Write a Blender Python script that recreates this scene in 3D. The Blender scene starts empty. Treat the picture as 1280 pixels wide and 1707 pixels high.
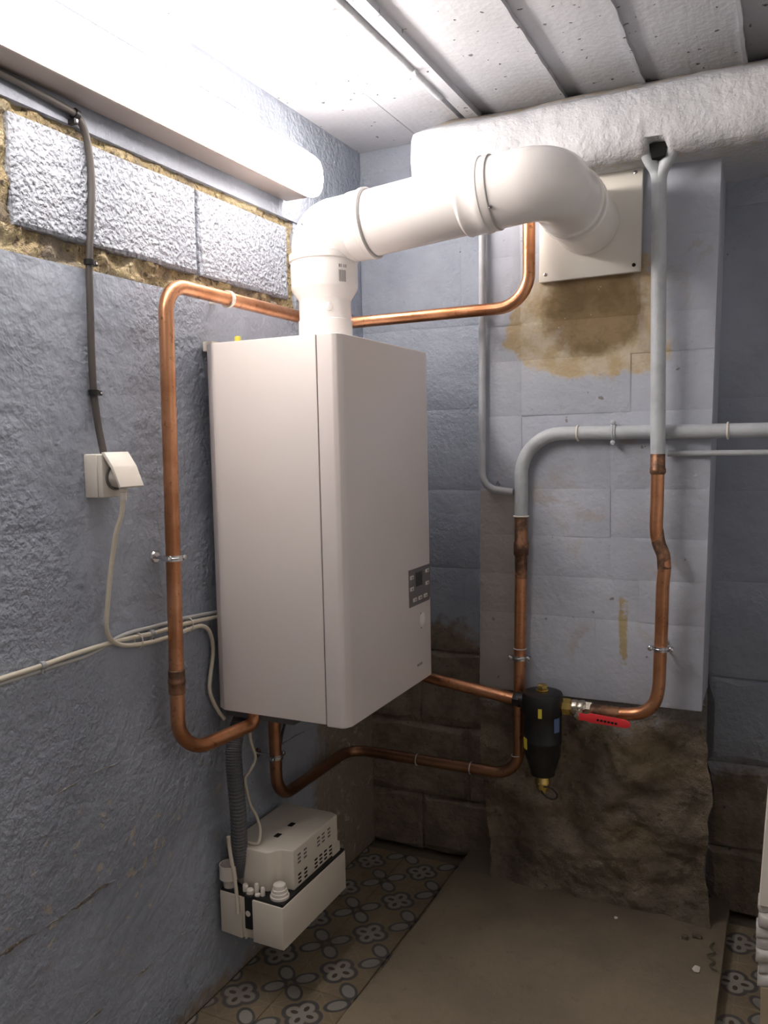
import bpy, bmesh, math, random
from mathutils import Vector, Matrix, noise as mn
random.seed(7)
sc = bpy.context.scene
COL = sc.collection
PI = math.pi
# ------------------------------------------------------------------ camera
cam_d = bpy.data.cameras.new('camera'); cam = bpy.data.objects.new('camera', cam_d); COL.objects.link(cam)
sc.camera = cam
YAW, PITCH, ROLL, FPX = -0.453142, -0.0796823, -0.0216199, 1385.04
fw = Vector((math.sin(YAW)*math.cos(PITCH), math.cos(YAW)*math.cos(PITCH), math.sin(PITCH)))
r0 = fw.cross(Vector((0, 0, 1))).normalized(); u0 = r0.cross(fw)
rt = math.cos(ROLL)*r0 + math.sin(ROLL)*u0; up = -math.sin(ROLL)*r0 + math.cos(ROLL)*u0
m = Matrix((rt, up, -fw)).transposed().to_4x4(); m.translation = Vector((1.1013, 0.0, 1.1808))
cam.matrix_world = m
cam_d.sensor_fit = 'VERTICAL'; cam_d.sensor_height = 24.0; cam_d.lens = FPX/1707.0*24.0
cam_d.clip_start = 0.02
# ------------------------------------------------------------------ world, exposure
w = bpy.data.worlds.new('world'); sc.world = w; w.use_nodes = True
w.node_tree.nodes['Background'].inputs[0].default_value = (0.02, 0.02, 0.022, 1)
w.node_tree.nodes['Background'].inputs[1].default_value = 0.2
sc.view_settings.view_transform = 'Standard'; sc.view_settings.look = 'None'
sc.view_settings.gamma = 1.0; sc.view_settings.use_curve_mapping = False
sc.view_settings.exposure = 1.0
sc.cycles.max_bounces = 8; sc.cycles.diffuse_bounces = 6; sc.cycles.glossy_bounces = 4
LAMP_POWER = 24.0
LAMP_COL = (1.0, 0.915, 0.85, 1)

# ------------------------------------------------------------------ node helper
class G:
    def __init__(s, name):
        s.m = bpy.data.materials.new(name); s.m.use_nodes = True
        s.t = s.m.node_tree; s.b = s.t.nodes['Principled BSDF']; s._pos = None
    def n(s, ty, **kw):
        x = s.t.nodes.new(ty)
        for k, v in kw.items(): setattr(x, k, v)
        return x
    def put(s, sock, v):
        if hasattr(v, 'is_output'): s.t.links.new(v, sock)
        else:
            if isinstance(v, (tuple, list)) and len(v) == 3 and sock.type == 'RGBA': v = (*v, 1)
            sock.default_value = v
    def pos(s):
        if s._pos is None: s._pos = s.n('ShaderNodeNewGeometry').outputs['Position']
        return s._pos
    def obj(s): return s.n('ShaderNodeTexCoord').outputs['Object']
    def xyz(s, v=None):
        x = s.n('ShaderNodeSeparateXYZ'); s.put(x.inputs[0], v or s.pos()); return x.outputs
    def scalev(s, v, sc3):
        x = s.n('ShaderNodeVectorMath', operation='MULTIPLY'); s.put(x.inputs[0], v); x.inputs[1].default_value = sc3; return x.outputs[0]
    def noise(s, scale, detail=4, rough=.55, v=None, dist=0.0):
        x = s.n('ShaderNodeTexNoise'); s.put(x.inputs['Vector'], v or s.pos())
        x.inputs['Scale'].default_value = scale; x.inputs['Detail'].default_value = detail
        x.inputs['Roughness'].default_value = rough; x.inputs['Distortion'].default_value = dist
        return x.outputs['Fac']
    def vor(s, scale, v=None, feature='F1', out='Distance'):
        x = s.n('ShaderNodeTexVoronoi', feature=feature); s.put(x.inputs['Vector'], v or s.pos()); x.inputs['Scale'].default_value = scale
        return x.outputs[out]
    def math(s, op, a, b=0.0, c=None, clamp=False):
        x = s.n('ShaderNodeMath', operation=op, use_clamp=clamp); s.put(x.inputs[0], a); s.put(x.inputs[1], b)
        if c is not None: s.put(x.inputs[2], c)
        return x.outputs[0]
    def add(s, a, b): return s.math('ADD', a, b)
    def sub(s, a, b): return s.math('SUBTRACT', a, b)
    def mul(s, a, b): return s.math('MULTIPLY', a, b)
    def mx(s, a, b): return s.math('MAXIMUM', a, b)
    def mi(s, a, b): return s.math('MINIMUM', a, b)
    def step(s, v, a, b):          # smooth 0..1 from a to b
        x = s.n('ShaderNodeMapRange', interpolation_type='SMOOTHSTEP'); s.put(x.inputs[0], v)
        lo, hi, t0, t1 = (a, b, 0.0, 1.0) if b > a else (b, a, 1.0, 0.0)
        x.inputs[1].default_value = lo; x.inputs[2].default_value = hi; x.inputs[3].default_value = t0; x.inputs[4].default_value = t1
        return x.outputs[0]
    def mix(s, f, a, b):
        x = s.n('ShaderNodeMix', data_type='RGBA'); s.put(x.inputs[0], f); s.put(x.inputs[6], a); s.put(x.inputs[7], b); return x.outputs[2]
    def bump(s, h, dist, strength=1.0, normal=None):
        x = s.n('ShaderNodeBump'); s.put(x.inputs['Height'], h); x.inputs['Distance'].default_value = dist; x.inputs['Strength'].default_value = strength
        if normal is not None: s.put(x.inputs['Normal'], normal)
        return x.outputs[0]
    def out(s, color=None, rough=None, metal=None, normal=None, spec=None, emit=None, estr=0):
        if color is not None: s.put(s.b.inputs['Base Color'], color)
        if rough is not None: s.put(s.b.inputs['Roughness'], rough)
        if metal is not None: s.put(s.b.inputs['Metallic'], metal)
        if normal is not None: s.put(s.b.inputs['Normal'], normal)
        if spec is not None: s.b.inputs['Specular IOR Level'].default_value = spec
        if emit is not None:
            s.put(s.b.inputs['Emission Color'], emit); s.b.inputs['Emission Strength'].default_value = estr
        return s.m

BLUE = (0.368, 0.406, 0.475); BLUE_D = (0.283, 0.315, 0.376); BARE = (0.235, 0.19, 0.145)
OCHRE = (0.52, 0.42, 0.23)
def plastic(name, col, rough=.35, var=.04, bumpd=0.0):
    g = G(name); n = g.noise(9, 3)
    c = g.mix(n, tuple(x*(1-var) for x in col), tuple(min(1, x*(1+var)) for x in col))
    nm = g.bump(g.noise(400, 2), bumpd) if bumpd else None
    return g.out(c, rough, normal=nm)
def metal(name, col, rough=.25):
    g = G(name); n = g.noise(60, 4)
    return g.out(g.mix(n, tuple(x*.75 for x in col), col), g.add(g.mul(n, .2), rough-.1), 1.0)
def copper(name, dark=.35, dirty=False):
    g = G(name)
    n = g.noise(7, 5, .6); n2 = g.noise(70, 4, .7); x = g.xyz(g.pos())
    c = g.mix(g.step(n, .4, .62), (0.66, 0.33, 0.18), (0.46, 0.20, 0.095))
    c = g.mix(g.mul(g.step(n2, .56, .72), .75), c, (0.17, 0.075, 0.04))
    c = g.mix(g.mul(g.step(n, .58, .75), dark), c, (0.13, 0.075, 0.05))
    if dirty: c = g.mix(g.mul(g.step(g.xyz()[2], .62, .40), .62), c, (0.14, 0.085, 0.055))
    r = g.add(g.mul(n2, .25), .22)
    return g.out(c, r, 0.92, g.bump(n2, .0004))
def scorched(name):
    g = G(name); n = g.noise(30, 5, .65)
    c = g.mix(g.step(n, .4, .62), (0.13, 0.075, 0.05), (0.36, 0.19, 0.11))
    return g.out(c, .5, .75, g.bump(n, .0006))
def greypaint(name, col=(0.47, 0.50, 0.53)):
    g = G(name); n = g.noise(16, 5, .6); n2 = g.noise(120, 3)
    c = g.mix(g.step(n, .35, .7), col, tuple(x*.8 for x in col))
    c = g.mix(g.mul(g.step(n2, .68, .78), .5), c, (0.45, 0.36, 0.26))
    return g.out(c, .5, normal=g.bump(n2, .0008))

def paint_relief(g, peel=1.0):
    a = g.noise(110, 2, .5); b = g.noise(48, 3, .55); c = g.noise(13, 4, .6); d = g.noise(2.4, 3)
    patch = g.step(d, .36, .60)
    h = g.add(g.add(g.mul(g.mul(a, patch), .38*peel), g.mul(g.mul(b, g.add(g.mul(patch, .7), .3)), .75*peel)), g.mul(c, .8))
    ridge = g.step(g.math('ABSOLUTE', g.sub(g.noise(5.5, 4, .6, dist=.5), .5)), .018, .0)
    return g.add(h, g.mul(ridge, .02))
def mat_left_wall():
    g = G('paint_left_wall'); X, Y, Z = g.xyz()
    n1 = g.noise(3.2, 5, .6); n2 = g.noise(14, 5, .65); n3 = g.noise(60, 4, .6)
    col = g.mix(g.step(n1, .3, .7), BLUE, BLUE_D)
    col = g.mix(g.mul(g.step(n2, .60, .72), .35), col, (0.42, 0.45, 0.51))
    # small chips down to the bare concrete, more of them low down
    chips = g.mul(g.mul(g.step(g.noise(30, 5, .7, dist=.4), .585, .615), g.step(n1, .47, .56)), g.step(Z, .75, .45))
    # bare concrete in the far low corner and along the foot of the wall
    edge = g.add(g.sub(Y, 1.80), g.add(g.mul(g.sub(n2, .5), .28), g.mul(g.sub(n1, .5), .3)))
    bare = g.mul(g.step(edge, -.02, .05), g.step(g.add(Z, g.mul(n2, .15)), .66, .6))
    foot = g.step(g.add(Z, g.mul(g.sub(n2, .5), .18)), .045, .0)
    rag = g.mx(g.mx(bare, foot), g.mul(chips, .9))
    barec = g.mix(n3, BARE, (0.33, 0.28, 0.22))
    barec = g.mix(g.mul(chips, .8), barec, (0.55, 0.5, 0.43))
    col = g.mix(rag, col, barec)
    # brown stain smears
    st = g.mul(g.step(g.noise(6, 6, .7, dist=1.0), .68, .8), .4)
    col = g.mix(st, col, (0.30, 0.25, 0.19))
    h = paint_relief(g)
    return g.out(col, g.sub(.55, g.mul(n2, .2)), normal=g.bump(h, .0095, 1.0))
def mat_block_rough():
    g = G('paint_rough_block')
    n1 = g.noise(5, 4); n2 = g.noise(170, 3, .6); n4 = g.noise(105, 2, .5); n5 = g.noise(34, 3)
    v = g.vor(130, None, 'SMOOTH_F1')
    hole = g.step(g.noise(120, 2, .5), .42, .34)
    col = g.mix(g.step(n1, .3, .7), (0.45, 0.48, 0.545), (0.37, 0.40, 0.465))
    h = g.sub(g.add(g.add(g.mul(n2, .25), g.mul(n4, 1.0)), g.add(g.mul(n5, .5), g.mul(v, .6))), g.mul(hole, .5))
    return g.out(col, .55, normal=g.bump(h, .0075, 1.0))
def mat_mortar():
    g = G('ochre_mortar'); n = g.noise(22, 6, .65); n2 = g.noise(90, 4, .6); n3 = g.noise(6, 4)
    c = g.mix(g.step(n, .38, .66), OCHRE, (0.33, 0.25, 0.15))
    c = g.mix(g.step(n2, .54, .64), c, (0.15, 0.115, 0.085))
    c = g.mix(g.mul(g.step(g.noise(11, 5, .7), .52, .62), .7), c, (0.30, 0.26, 0.21))
    c = g.mix(g.mul(g.step(n3, .56, .66), .8), c, (0.62, 0.52, 0.33))
    return g.out(c, .9, normal=g.bump(g.add(n, g.mul(n2, 1.0)), .016))
def mat_back_wall():
    g = G('paint_back_wall'); X, Y, Z = g.xyz()
    n1 = g.noise(3.5, 5, .6); n2 = g.noise(13, 5, .65); n3 = g.noise(60, 4, .6)
    col = g.mix(g.step(n1, .3, .7), BLUE, BLUE_D)
    edge = g.add(Z, g.add(g.mul(g.sub(n2, .5), .25), g.mul(g.sub(n1, .5), .35)))
    bare = g.mul(g.step(edge, .70, .62), g.step(X, .96, .90))
    bare2 = g.mul(g.step(edge, .42, .3), g.step(X, .9, .96))
    barec = g.mix(g.step(n2, .35, .65), (0.16, 0.125, 0.095), (0.27, 0.22, 0.17))
    barec = g.mix(g.step(n3, .6, .7), barec, (0.10, 0.08, 0.065))
    col = g.mix(g.mx(bare, bare2), col, barec)
    holes = g.step(g.noise(48, 4, .7), .70, .76)
    col = g.mix(g.mul(holes, .6), col, (0.12, 0.1, 0.09))
    return g.out(col, .62, normal=g.bump(g.sub(paint_relief(g, .9), g.mul(holes, 1.0)), .007, .9))
def mat_breast():
    g = G('paint_chimney_breast'); X, Y, Z = g.xyz()
    n1 = g.noise(4, 5, .6); n2 = g.noise(15, 5, .65); n3 = g.noise(70, 4, .6)
    col = g.mix(g.step(n1, .3, .7), (0.435, 0.465, 0.53), (0.365, 0.392, 0.455))
    wob = g.mul(g.sub(n2, .5), .06)
    # unpainted strip low on the left
    strip = g.mul(g.step(g.add(X, wob), .525, .515), g.step(g.add(Z, g.mul(wob, .5)), 1.075, 1.06))
    col = g.mix(strip, col, g.mix(n2, (0.29, 0.275, 0.262), (0.37, 0.355, 0.34)))
    # damp brown patch of bare render under the flue plate
    ex = g.math('DIVIDE', g.sub(X, .70), .165); ez = g.math('DIVIDE', g.sub(Z, 1.475), .135)
    d = g.math('SQRT', g.add(g.mul(ex, ex), g.mul(ez, ez)))
    d = g.add(d, g.add(g.mul(g.sub(n1, .5), 1.5), g.mul(g.sub(n2, .5), .55)))
    col = g.mix(g.step(d, 1.10, .96), col, g.mix(g.step(n2, .4, .6), (0.44, 0.34, 0.20), (0.52, 0.45, 0.34)))
    dx = g.math('DIVIDE', g.sub(X, .705), .115); dz = g.math('DIVIDE', g.sub(Z, 1.485), .105)
    d2 = g.math('SQRT', g.add(g.mul(dx, dx), g.mul(dz, dz)))
    d2 = g.add(d2, g.add(g.mul(g.sub(n1, .5), .9), g.mul(g.sub(n2, .5), .35)))
    col = g.mix(g.step(d2, 1.12, .8), col, g.mix(g.step(n2, .35, .65), (0.17, 0.112, 0.045), (0.25, 0.17, 0.08)))
    white = g.mul(g.step(g.noise(33, 4, .6), .68, .72), g.step(d, 1.0, .8))
    col = g.mix(white, col, (0.62, 0.6, 0.57))
    drip = g.mul(g.mul(g.step(g.math('ABSOLUTE', g.add(g.sub(X, .765), g.mul(wob, .35))), .012, .006), g.step(Z, .64, .66)), g.step(Z, .83, .81))
    col = g.mix(g.mul(drip, g.step(n2, .42, .5)), col, (0.36, 0.29, 0.16))
    sm = g.mul(g.step(g.noise(7, 6, .7, dist=.8), .55, .68), .55)
    pk = g.step(g.noise(26, 3, .6), .70, .73)
    col = g.mix(g.mul(pk, .8), col, (0.16, 0.14, 0.12))
    col = g.mix(sm, col, (0.36, 0.32, 0.28))
    return g.out(col, .62, normal=g.bump(paint_relief(g, .55), .005, .9))
def mat_rubble():
    g = G('rubble_stone'); n = g.noise(9, 6, .65); n2 = g.noise(40, 5, .7); n3 = g.noise(3, 4)
    c = g.mix(g.step(n, .35, .68), (0.14, 0.11, 0.082), (0.25, 0.20, 0.145))
    c = g.mix(g.mul(g.step(n3, .52, .68), .6), c, (0.27, 0.205, 0.11))
    c = g.mix(g.step(n2, .58, .72), c, (0.08, 0.064, 0.05))
    X, Y, Z = g.xyz()
    pb = g.mul(g.step(g.add(Z, g.mul(g.sub(n, .5), .3)), .50, .58), .75)
    c = g.mix(pb, c, (0.33, 0.345, 0.37))
    return g.out(c, .9, normal=g.bump(g.add(n, g.mul(n2, .6)), .02))
def mat_slab():
    g = G('slab_concrete'); n = g.noise(3.5, 5, .6); n2 = g.noise(30, 5, .65); n3 = g.noise(140, 3)
    c = g.mix(g.step(n, .3, .7), (0.27, 0.22, 0.150), (0.20, 0.162, 0.112))
    c = g.mix(g.mul(g.step(n2, .55, .75), .5), c, (0.15, 0.118, 0.082))
    X, Y, Z = g.xyz()
    back_dark = g.step(g.add(Y, g.mul(g.sub(n, .5), .5)), 1.75, 2.1)  # slab colour goes darker towards the back wall
    c = g.mix(g.mul(back_dark, .6), c, (0.115, 0.09, 0.066))
    c = g.mix(g.step(n3, .73, .78), c, (0.5, 0.45, 0.38))
    return g.out(c, .75, normal=g.bump(g.add(n2, g.mul(n3, .3)), .003))
def mat_tile():
    g = G('cement_tile'); o = g.obj(); X, Y, Z = g.xyz(o)
    T = .0785
    u = g.math('DIVIDE', X, T); v = g.math('DIVIDE', Y, T)
    au = g.math('ABSOLUTE', u); av = g.math('ABSOLUTE', v)
    def circ(cu, cv, su=1.0, sv=1.0, a=au, b=av):
        du = g.mul(g.sub(a, cu), su); dv = g.mul(g.sub(b, cv), sv)
        return g.math('SQRT', g.add(g.mul(du, du), g.mul(dv, dv)))
    q = g.mi(g.mi(circ(.26, .0), circ(.0, .26)), g.add(circ(0, 0), .05))      # quatrefoil
    s = g.mul(g.add(au, av), .7071); t = g.mul(g.sub(au, av), .7071)
    ov = circ(.97, 0, 1.0, 1.6, s, t)                                       # long ovals on the diagonals
    ring = g.mx(g.mul(g.step(q, .35, .31), g.step(q, .20, .24)), g.mul(g.step(ov, .41, .37), g.step(ov, .26, .30)))
    fill = g.mx(g.step(q, .21, .19), g.step(ov, .28, .26))
    pet = g.mi(circ(.24, 0, 1, 1.6), circ(0, .24, 1.6, 1)); pet = g.mul(g.step(pet, .12, .10), g.step(circ(0, 0), .07, .09))
    ln = g.mx(g.mul(g.step(g.math('ABSOLUTE', g.sub(t, 0)), .0, .0001), 0.0), g.mx(g.step(au, .025, .015), g.step(av, .025, .015)))
    ln = g.mx(ln, g.step(g.math('ABSOLUTE', g.sub(g.add(au, av), 1.0)), .03, .015))
    base = g.mix(g.noise(14, 4), (0.27, 0.215, 0.135), (0.205, 0.162, 0.105))
    c = g.mix(g.mul(ln, .4), base, (0.33, 0.275, 0.19))
    c = g.mix(fill, c, (0.29, 0.275, 0.245)); c = g.mix(ring, c, (0.085, 0.083, 0.085)); c = g.mix(pet, c, (0.085, 0.058, 0.042))
    n = g.noise(7, 5, .6); c = g.mix(g.mul(g.step(n, .45, .75), .55), c, (0.12, 0.092, 0.064))
    return g.out(c, .5, normal=g.bump(g.noise(60, 4), .001))
def mat_ceiling(name, grain):
    g = G(name); n = g.noise(4, 5, .6)
    gr = g.noise(60, 5, .6, g.scalev(g.pos(), (1.0, .06, 1.0)))
    pit = g.step(g.noise(42, 2, .5), .305, .27); n2 = g.noise(70, 4)
    c = g.mix(g.step(n, .3, .7), (0.50, 0.51, 0.545), (0.43, 0.44, 0.47))
    c = g.mix(g.mul(pit, .85), c, (0.10, 0.09, 0.09))
    h = g.sub(g.add(g.mul(gr, grain), g.mul(n2, .25)), g.mul(pit, 1.2))
    return g.out(c, .6, normal=g.bump(h, .005))
def mat_beam():
    g = G('beam_plaster'); n = g.noise(5, 5, .6); n2 = g.noise(28, 5, .65); n3 = g.noise(110, 3)
    X, Y, Z = g.xyz()
    c = g.mix(g.step(n, .3, .7), (0.54, 0.54, 0.56), (0.44, 0.45, 0.48))
    lip = g.mul(g.mx(g.step(g.add(Z, g.mul(g.sub(n2, .5), .06)), 1.775, 1.765), g.step(g.add(Z, g.mul(g.sub(n2, .5), .05)), 1.935, 1.95)), .8)
    c = g.mix(g.mul(lip, g.step(n2, .42, .55)), c, (0.50, 0.40, 0.26))
    return g.out(c, .65, normal=g.bump(g.add(g.mul(n2, 1.0), g.mul(n3, .25)), .006))

def mat_crack():
    g = G('open_joint'); n = g.noise(24, 5, .7); n2 = g.noise(90, 4, .6)
    c = g.mix(g.step(n, .42, .58), (0.25, 0.265, 0.30), (0.17, 0.145, 0.11))
    c = g.mix(g.step(n2, .56, .64), c, (0.46, 0.41, 0.32))
    return g.out(c, .85, normal=g.bump(g.add(n, n2), .006))
M = {}
M['crack'] = mat_crack()
M['left'] = mat_left_wall(); M['rough'] = mat_block_rough(); M['mortar'] = mat_mortar(); M['back'] = mat_back_wall()
M['breast'] = mat_breast(); M['rubble'] = mat_rubble(); M['slab'] = mat_slab(); M['tile'] = mat_tile()
M['ceil'] = mat_ceiling('ceiling_smooth', .25); M['plank'] = mat_ceiling('ceiling_boardmarked', .14); M['beam'] = mat_beam()
M['copper'] = copper('copper', .3); M['copper_d'] = copper('copper_tarnished', 1.0, True); M['scorch'] = scorched('copper_scorched')
M['grey'] = greypaint('grey_pipe_paint'); M['conduit'] = greypaint('conduit_paint', (0.45, 0.47, 0.50))
M['white'] = plastic('flue_white', (0.83, 0.80, 0.775), .22)
M['casing'] = plastic('boiler_casing', (0.80, 0.74, 0.705), .38, .01)
M['casing2'] = plastic('boiler_front', (0.735, 0.675, 0.65), .30, .01)
M['seam'] = plastic('seam_grey', (0.16, 0.15, 0.15), .6)
M['plate'] = plastic('plate_cream', (0.82, 0.79, 0.72), .3)
M['pumpw'] = plastic('pump_cream', (0.72, 0.665, 0.57), .45, .03)
M['sock'] = plastic('socket_white', (0.74, 0.69, 0.62), .4)
M['cream'] = plastic('cable_cream', (0.66, 0.61, 0.50), .45, .08)
M['cabgrey'] = plastic('cable_grey', (0.50, 0.50, 0.49), .5, .08)
M['blk'] = plastic('black_plastic', (0.008, 0.008, 0.009), .42)
M['ringgrey'] = plastic('ring_grey', (0.42, 0.40, 0.385), .5)
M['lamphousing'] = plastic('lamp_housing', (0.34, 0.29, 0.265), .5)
M['scrapgreen'] = plastic('scrap_dirty', (0.13, 0.12, 0.075), .7, .3)
M['cabblk'] = plastic('cable_dark', (0.075, 0.065, 0.06), .5)
M['hose'] = plastic('hose_grey', (0.115, 0.115, 0.125), .5)
M['panel'] = plastic('panel_grey', (0.165, 0.155, 0.16), .4)
M['screen'] = plastic('screen_dark', (0.05, 0.05, 0.055), .2)
M['key'] = plastic('key_light', (0.62, 0.59, 0.57), .45)
M['mark'] = plastic('print_grey', (0.25, 0.23, 0.23), .6)
M['red'] = plastic('lever_red', (0.75, 0.035, 0.045), .4)
M['yel'] = plastic('tag_yellow', (0.60, 0.50, 0.05), .45)
M['bluelab'] = plastic('label_blue', (0.10, 0.16, 0.32), .4)
M['brass'] = metal('brass', (0.72, 0.52, 0.16), .25); M['nickel'] = metal('nickel', (0.60, 0.55, 0.46), .25); M['zinc'] = metal('zinc', (0.72, 0.72, 0.74), .22)
M['dark'] = plastic('hole_dark', (0.004, 0.0037, 0.0035), 1.0)
M['board'] = plastic('board_white', (0.74, 0.70, 0.63), .6); M['foil'] = plastic('torn_layers', (0.56, 0.54, 0.51), .4, .25); M['wood'] = plastic('foot_wood', (0.42, 0.34, 0.24), .7, .2)
g = G('lamp_diffuser'); M['lamp'] = g.out((0.9, 0.9, 0.9), .4, emit=LAMP_COL, estr=LAMP_POWER)
g = G('plain_paint'); M['plain'] = g.out(g.mix(g.noise(4), (0.80, 0.79, 0.78), (0.74, 0.73, 0.72)), .7)

# ------------------------------------------------------------------ mesh helpers
def mesh_obj(name, verts, faces, mat, parent=None, smooth=False):
    me = bpy.data.meshes.new(name); me.from_pydata([tuple(v) for v in verts], [], faces); me.validate()
    bm = bmesh.new(); bm.from_mesh(me); bmesh.ops.recalc_face_normals(bm, faces=bm.faces); bm.to_mesh(me); bm.free()
    return link(name, me, mat, parent, smooth)
def link(name, me, mat, parent=None, smooth=False):
    o = bpy.data.objects.new(name, me); COL.objects.link(o)
    if mat is not None and not me.materials: me.materials.append(M[mat])
    if smooth:
        for p in me.polygons: p.use_smooth = True
        if smooth is not True: me.set_sharp_from_angle(angle=math.radians(smooth))
    if parent is not None: put(o, parent)
    return o
def put(o, parent):
    o.parent = parent; o.matrix_parent_inverse = Matrix.Translation(parent.location).inverted()
def tag(o, label, cat, group=None):
    o['label'] = label; o['category'] = cat
    if group: o['group'] = group
    return o
def thing(name, loc, label, cat, group=None):
    o = bpy.data.objects.new(name, None); o.empty_display_size = .05; o.location = loc; COL.objects.link(o)
    return tag(o, label, cat, group)
def struct(o, label=None, cat=None):
    o['kind'] = 'structure'
    if label: o['label'] = label
    if cat: o['category'] = cat
    return o
def bm_obj(name, bm, mat, parent=None, smooth=False):
    me = bpy.data.meshes.new(name); bmesh.ops.recalc_face_normals(bm, faces=bm.faces); bm.to_mesh(me); bm.free()
    return link(name, me, mat, parent, smooth)
def box(name, a, b, mat, parent=None, bev=0.0, seg=2, smooth=None):
    bm = bmesh.new(); bmesh.ops.create_cube(bm, size=1)
    a = Vector(a); b = Vector(b)
    for v in bm.verts: v.co = Vector(((a.x+b.x)/2+v.co.x*(b.x-a.x), (a.y+b.y)/2+v.co.y*(b.y-a.y), (a.z+b.z)/2+v.co.z*(b.z-a.z)))
    if bev: bmesh.ops.bevel(bm, geom=list(bm.edges), offset=bev, segments=seg, profile=.5, affect='EDGES')
    return bm_obj(name, bm, mat, parent, smooth if smooth is not None else (35 if bev and seg > 1 else False))
def fillet(pts, rads, n=9):
    pts = [Vector(p) for p in pts]; out = [pts[0]]
    for i in range(1, len(pts)-1):
        r = rads[i] if isinstance(rads, (list, tuple)) else rads
        a, b, c = pts[i-1], pts[i], pts[i+1]
        d1 = (a-b).normalized(); d2 = (c-b).normalized(); ang = d1.angle(d2)
        if ang > PI-.02 or r <= 0: out.append(b); continue
        t = min(r/math.tan(ang/2), (a-b).length*.49, (c-b).length*.49); r = t*math.tan(ang/2)
        ctr = b+(d1+d2).normalized()*(r/math.sin(ang/2))
        s = b+d1*t; e = b+d2*t; va = s-ctr; vb = e-ctr; th = va.angle(vb)
        for k in range(n+1):
            f = k/n
            out.append(ctr+(va*math.sin((1-f)*th)+vb*math.sin(f*th))/math.sin(th))
    out.append(pts[-1]); return out
def smooth_path(pts, n=8):          # Catmull-Rom
    P = [Vector(p) for p in pts]; P = [P[0]*2-P[1]]+P+[P[-1]*2-P[-2]]; out = []
    for i in range(1, len(P)-2):
        for k in range(n):
            t = k/n; a, b, c, d = P[i-1], P[i], P[i+1], P[i+2]
            out.append(.5*((2*b)+(c-a)*t+(2*a-5*b+4*c-d)*t*t+(3*b-a-3*c+d)*t**3))
    out.append(P[-2]); return out
def sweep(name, path, r, mat, parent=None, n=16, cap=True, smooth=50):
    path = [Vector(p) for p in path]; L = len(path)
    rr = r if callable(r) else (lambda i, f: r)
    verts = []; faces = []; nrm = None
    for i, p in enumerate(path):
        t = (path[min(i+1, L-1)]-path[max(i-1, 0)]).normalized()
        if nrm is None:
            nrm = t.orthogonal().normalized()
        nrm = (nrm-t*nrm.dot(t)).normalized(); bi = t.cross(nrm); R = rr(i, i/(L-1))
        for k in range(n):
            a = 2*PI*k/n; verts.append(p+(nrm*math.cos(a)+bi*math.sin(a))*R)
    for i in range(L-1):
        for k in range(n):
            faces.append((i*n+k, i*n+(k+1) % n, (i+1)*n+(k+1) % n, (i+1)*n+k))
    if cap: faces.append(tuple(range(n))[::-1]); faces.append(tuple((L-1)*n+k for k in range(n)))
    return mesh_obj(name, verts, faces, mat, parent, smooth)
def pipe(name, pts, rads, r, mat, parent=None, n=16):
    return sweep(name, fillet(pts, rads), r, mat, parent, n)
def lathe(name, prof, base, axis, mat, parent=None, n=32, smooth=40):
    # prof: list of (radius, distance along axis)
    base = Vector(base); ax = Vector(axis).normalized(); e1 = ax.orthogonal().normalized(); e2 = ax.cross(e1)
    verts = []; faces = []; L = len(prof)
    for (r, h) in prof:
        for k in range(n):
            a = 2*PI*k/n; verts.append(base+ax*h+(e1*math.cos(a)+e2*math.sin(a))*max(r, .0001))
    for i in range(L-1):
        for k in range(n): faces.append((i*n+k, i*n+(k+1) % n, (i+1)*n+(k+1) % n, (i+1)*n+k))
    faces.append(tuple(range(n))[::-1]); faces.append(tuple((L-1)*n+k for k in range(n)))
    return mesh_obj(name, verts, faces, mat, parent, smooth)
def prism(name, poly, axis, a, b, mat, parent=None, bev=0.0, seg=2, smooth=False):
    # poly 2D in the two other axes (cyclic order), extruded along axis from a to b
    def P(q, h): return {'x': (h, q[0], q[1]), 'y': (q[0], h, q[1]), 'z': (q[0], q[1], h)}[axis]
    n = len(poly); bm = bmesh.new()
    lo = [bm.verts.new(P(q, a)) for q in poly]; hi = [bm.verts.new(P(q, b)) for q in poly]
    bm.faces.new(lo[::-1]); bm.faces.new(hi)
    for i in range(n): bm.faces.new((lo[i], lo[(i+1) % n], hi[(i+1) % n], hi[i]))
    bmesh.ops.recalc_face_normals(bm, faces=bm.faces)
    if bev: bmesh.ops.bevel(bm, geom=list(bm.edges), offset=bev, segments=seg, profile=.5, affect='EDGES')
    return bm_obj(name, bm, mat, parent, smooth or (35 if bev else False))
def ring(name, c, axis, R, r, mat, parent=None, n=20, k=8):
    c = Vector(c); ax = Vector(axis).normalized(); e1 = ax.orthogonal().normalized(); e2 = ax.cross(e1); V = []; F = []
    for i in range(n):
        a = 2*PI*i/n; d = e1*math.cos(a)+e2*math.sin(a)
        for j in range(k):
            b = 2*PI*j/k; V.append(c+d*(R+r*math.cos(b))+ax*(r*math.sin(b)))
    for i in range(n):
        for j in range(k): F.append((i*k+j, i*k+(j+1) % k, ((i+1) % n)*k+(j+1) % k, ((i+1) % n)*k+j))
    return mesh_obj(name, V, F, mat, parent, True)
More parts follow.
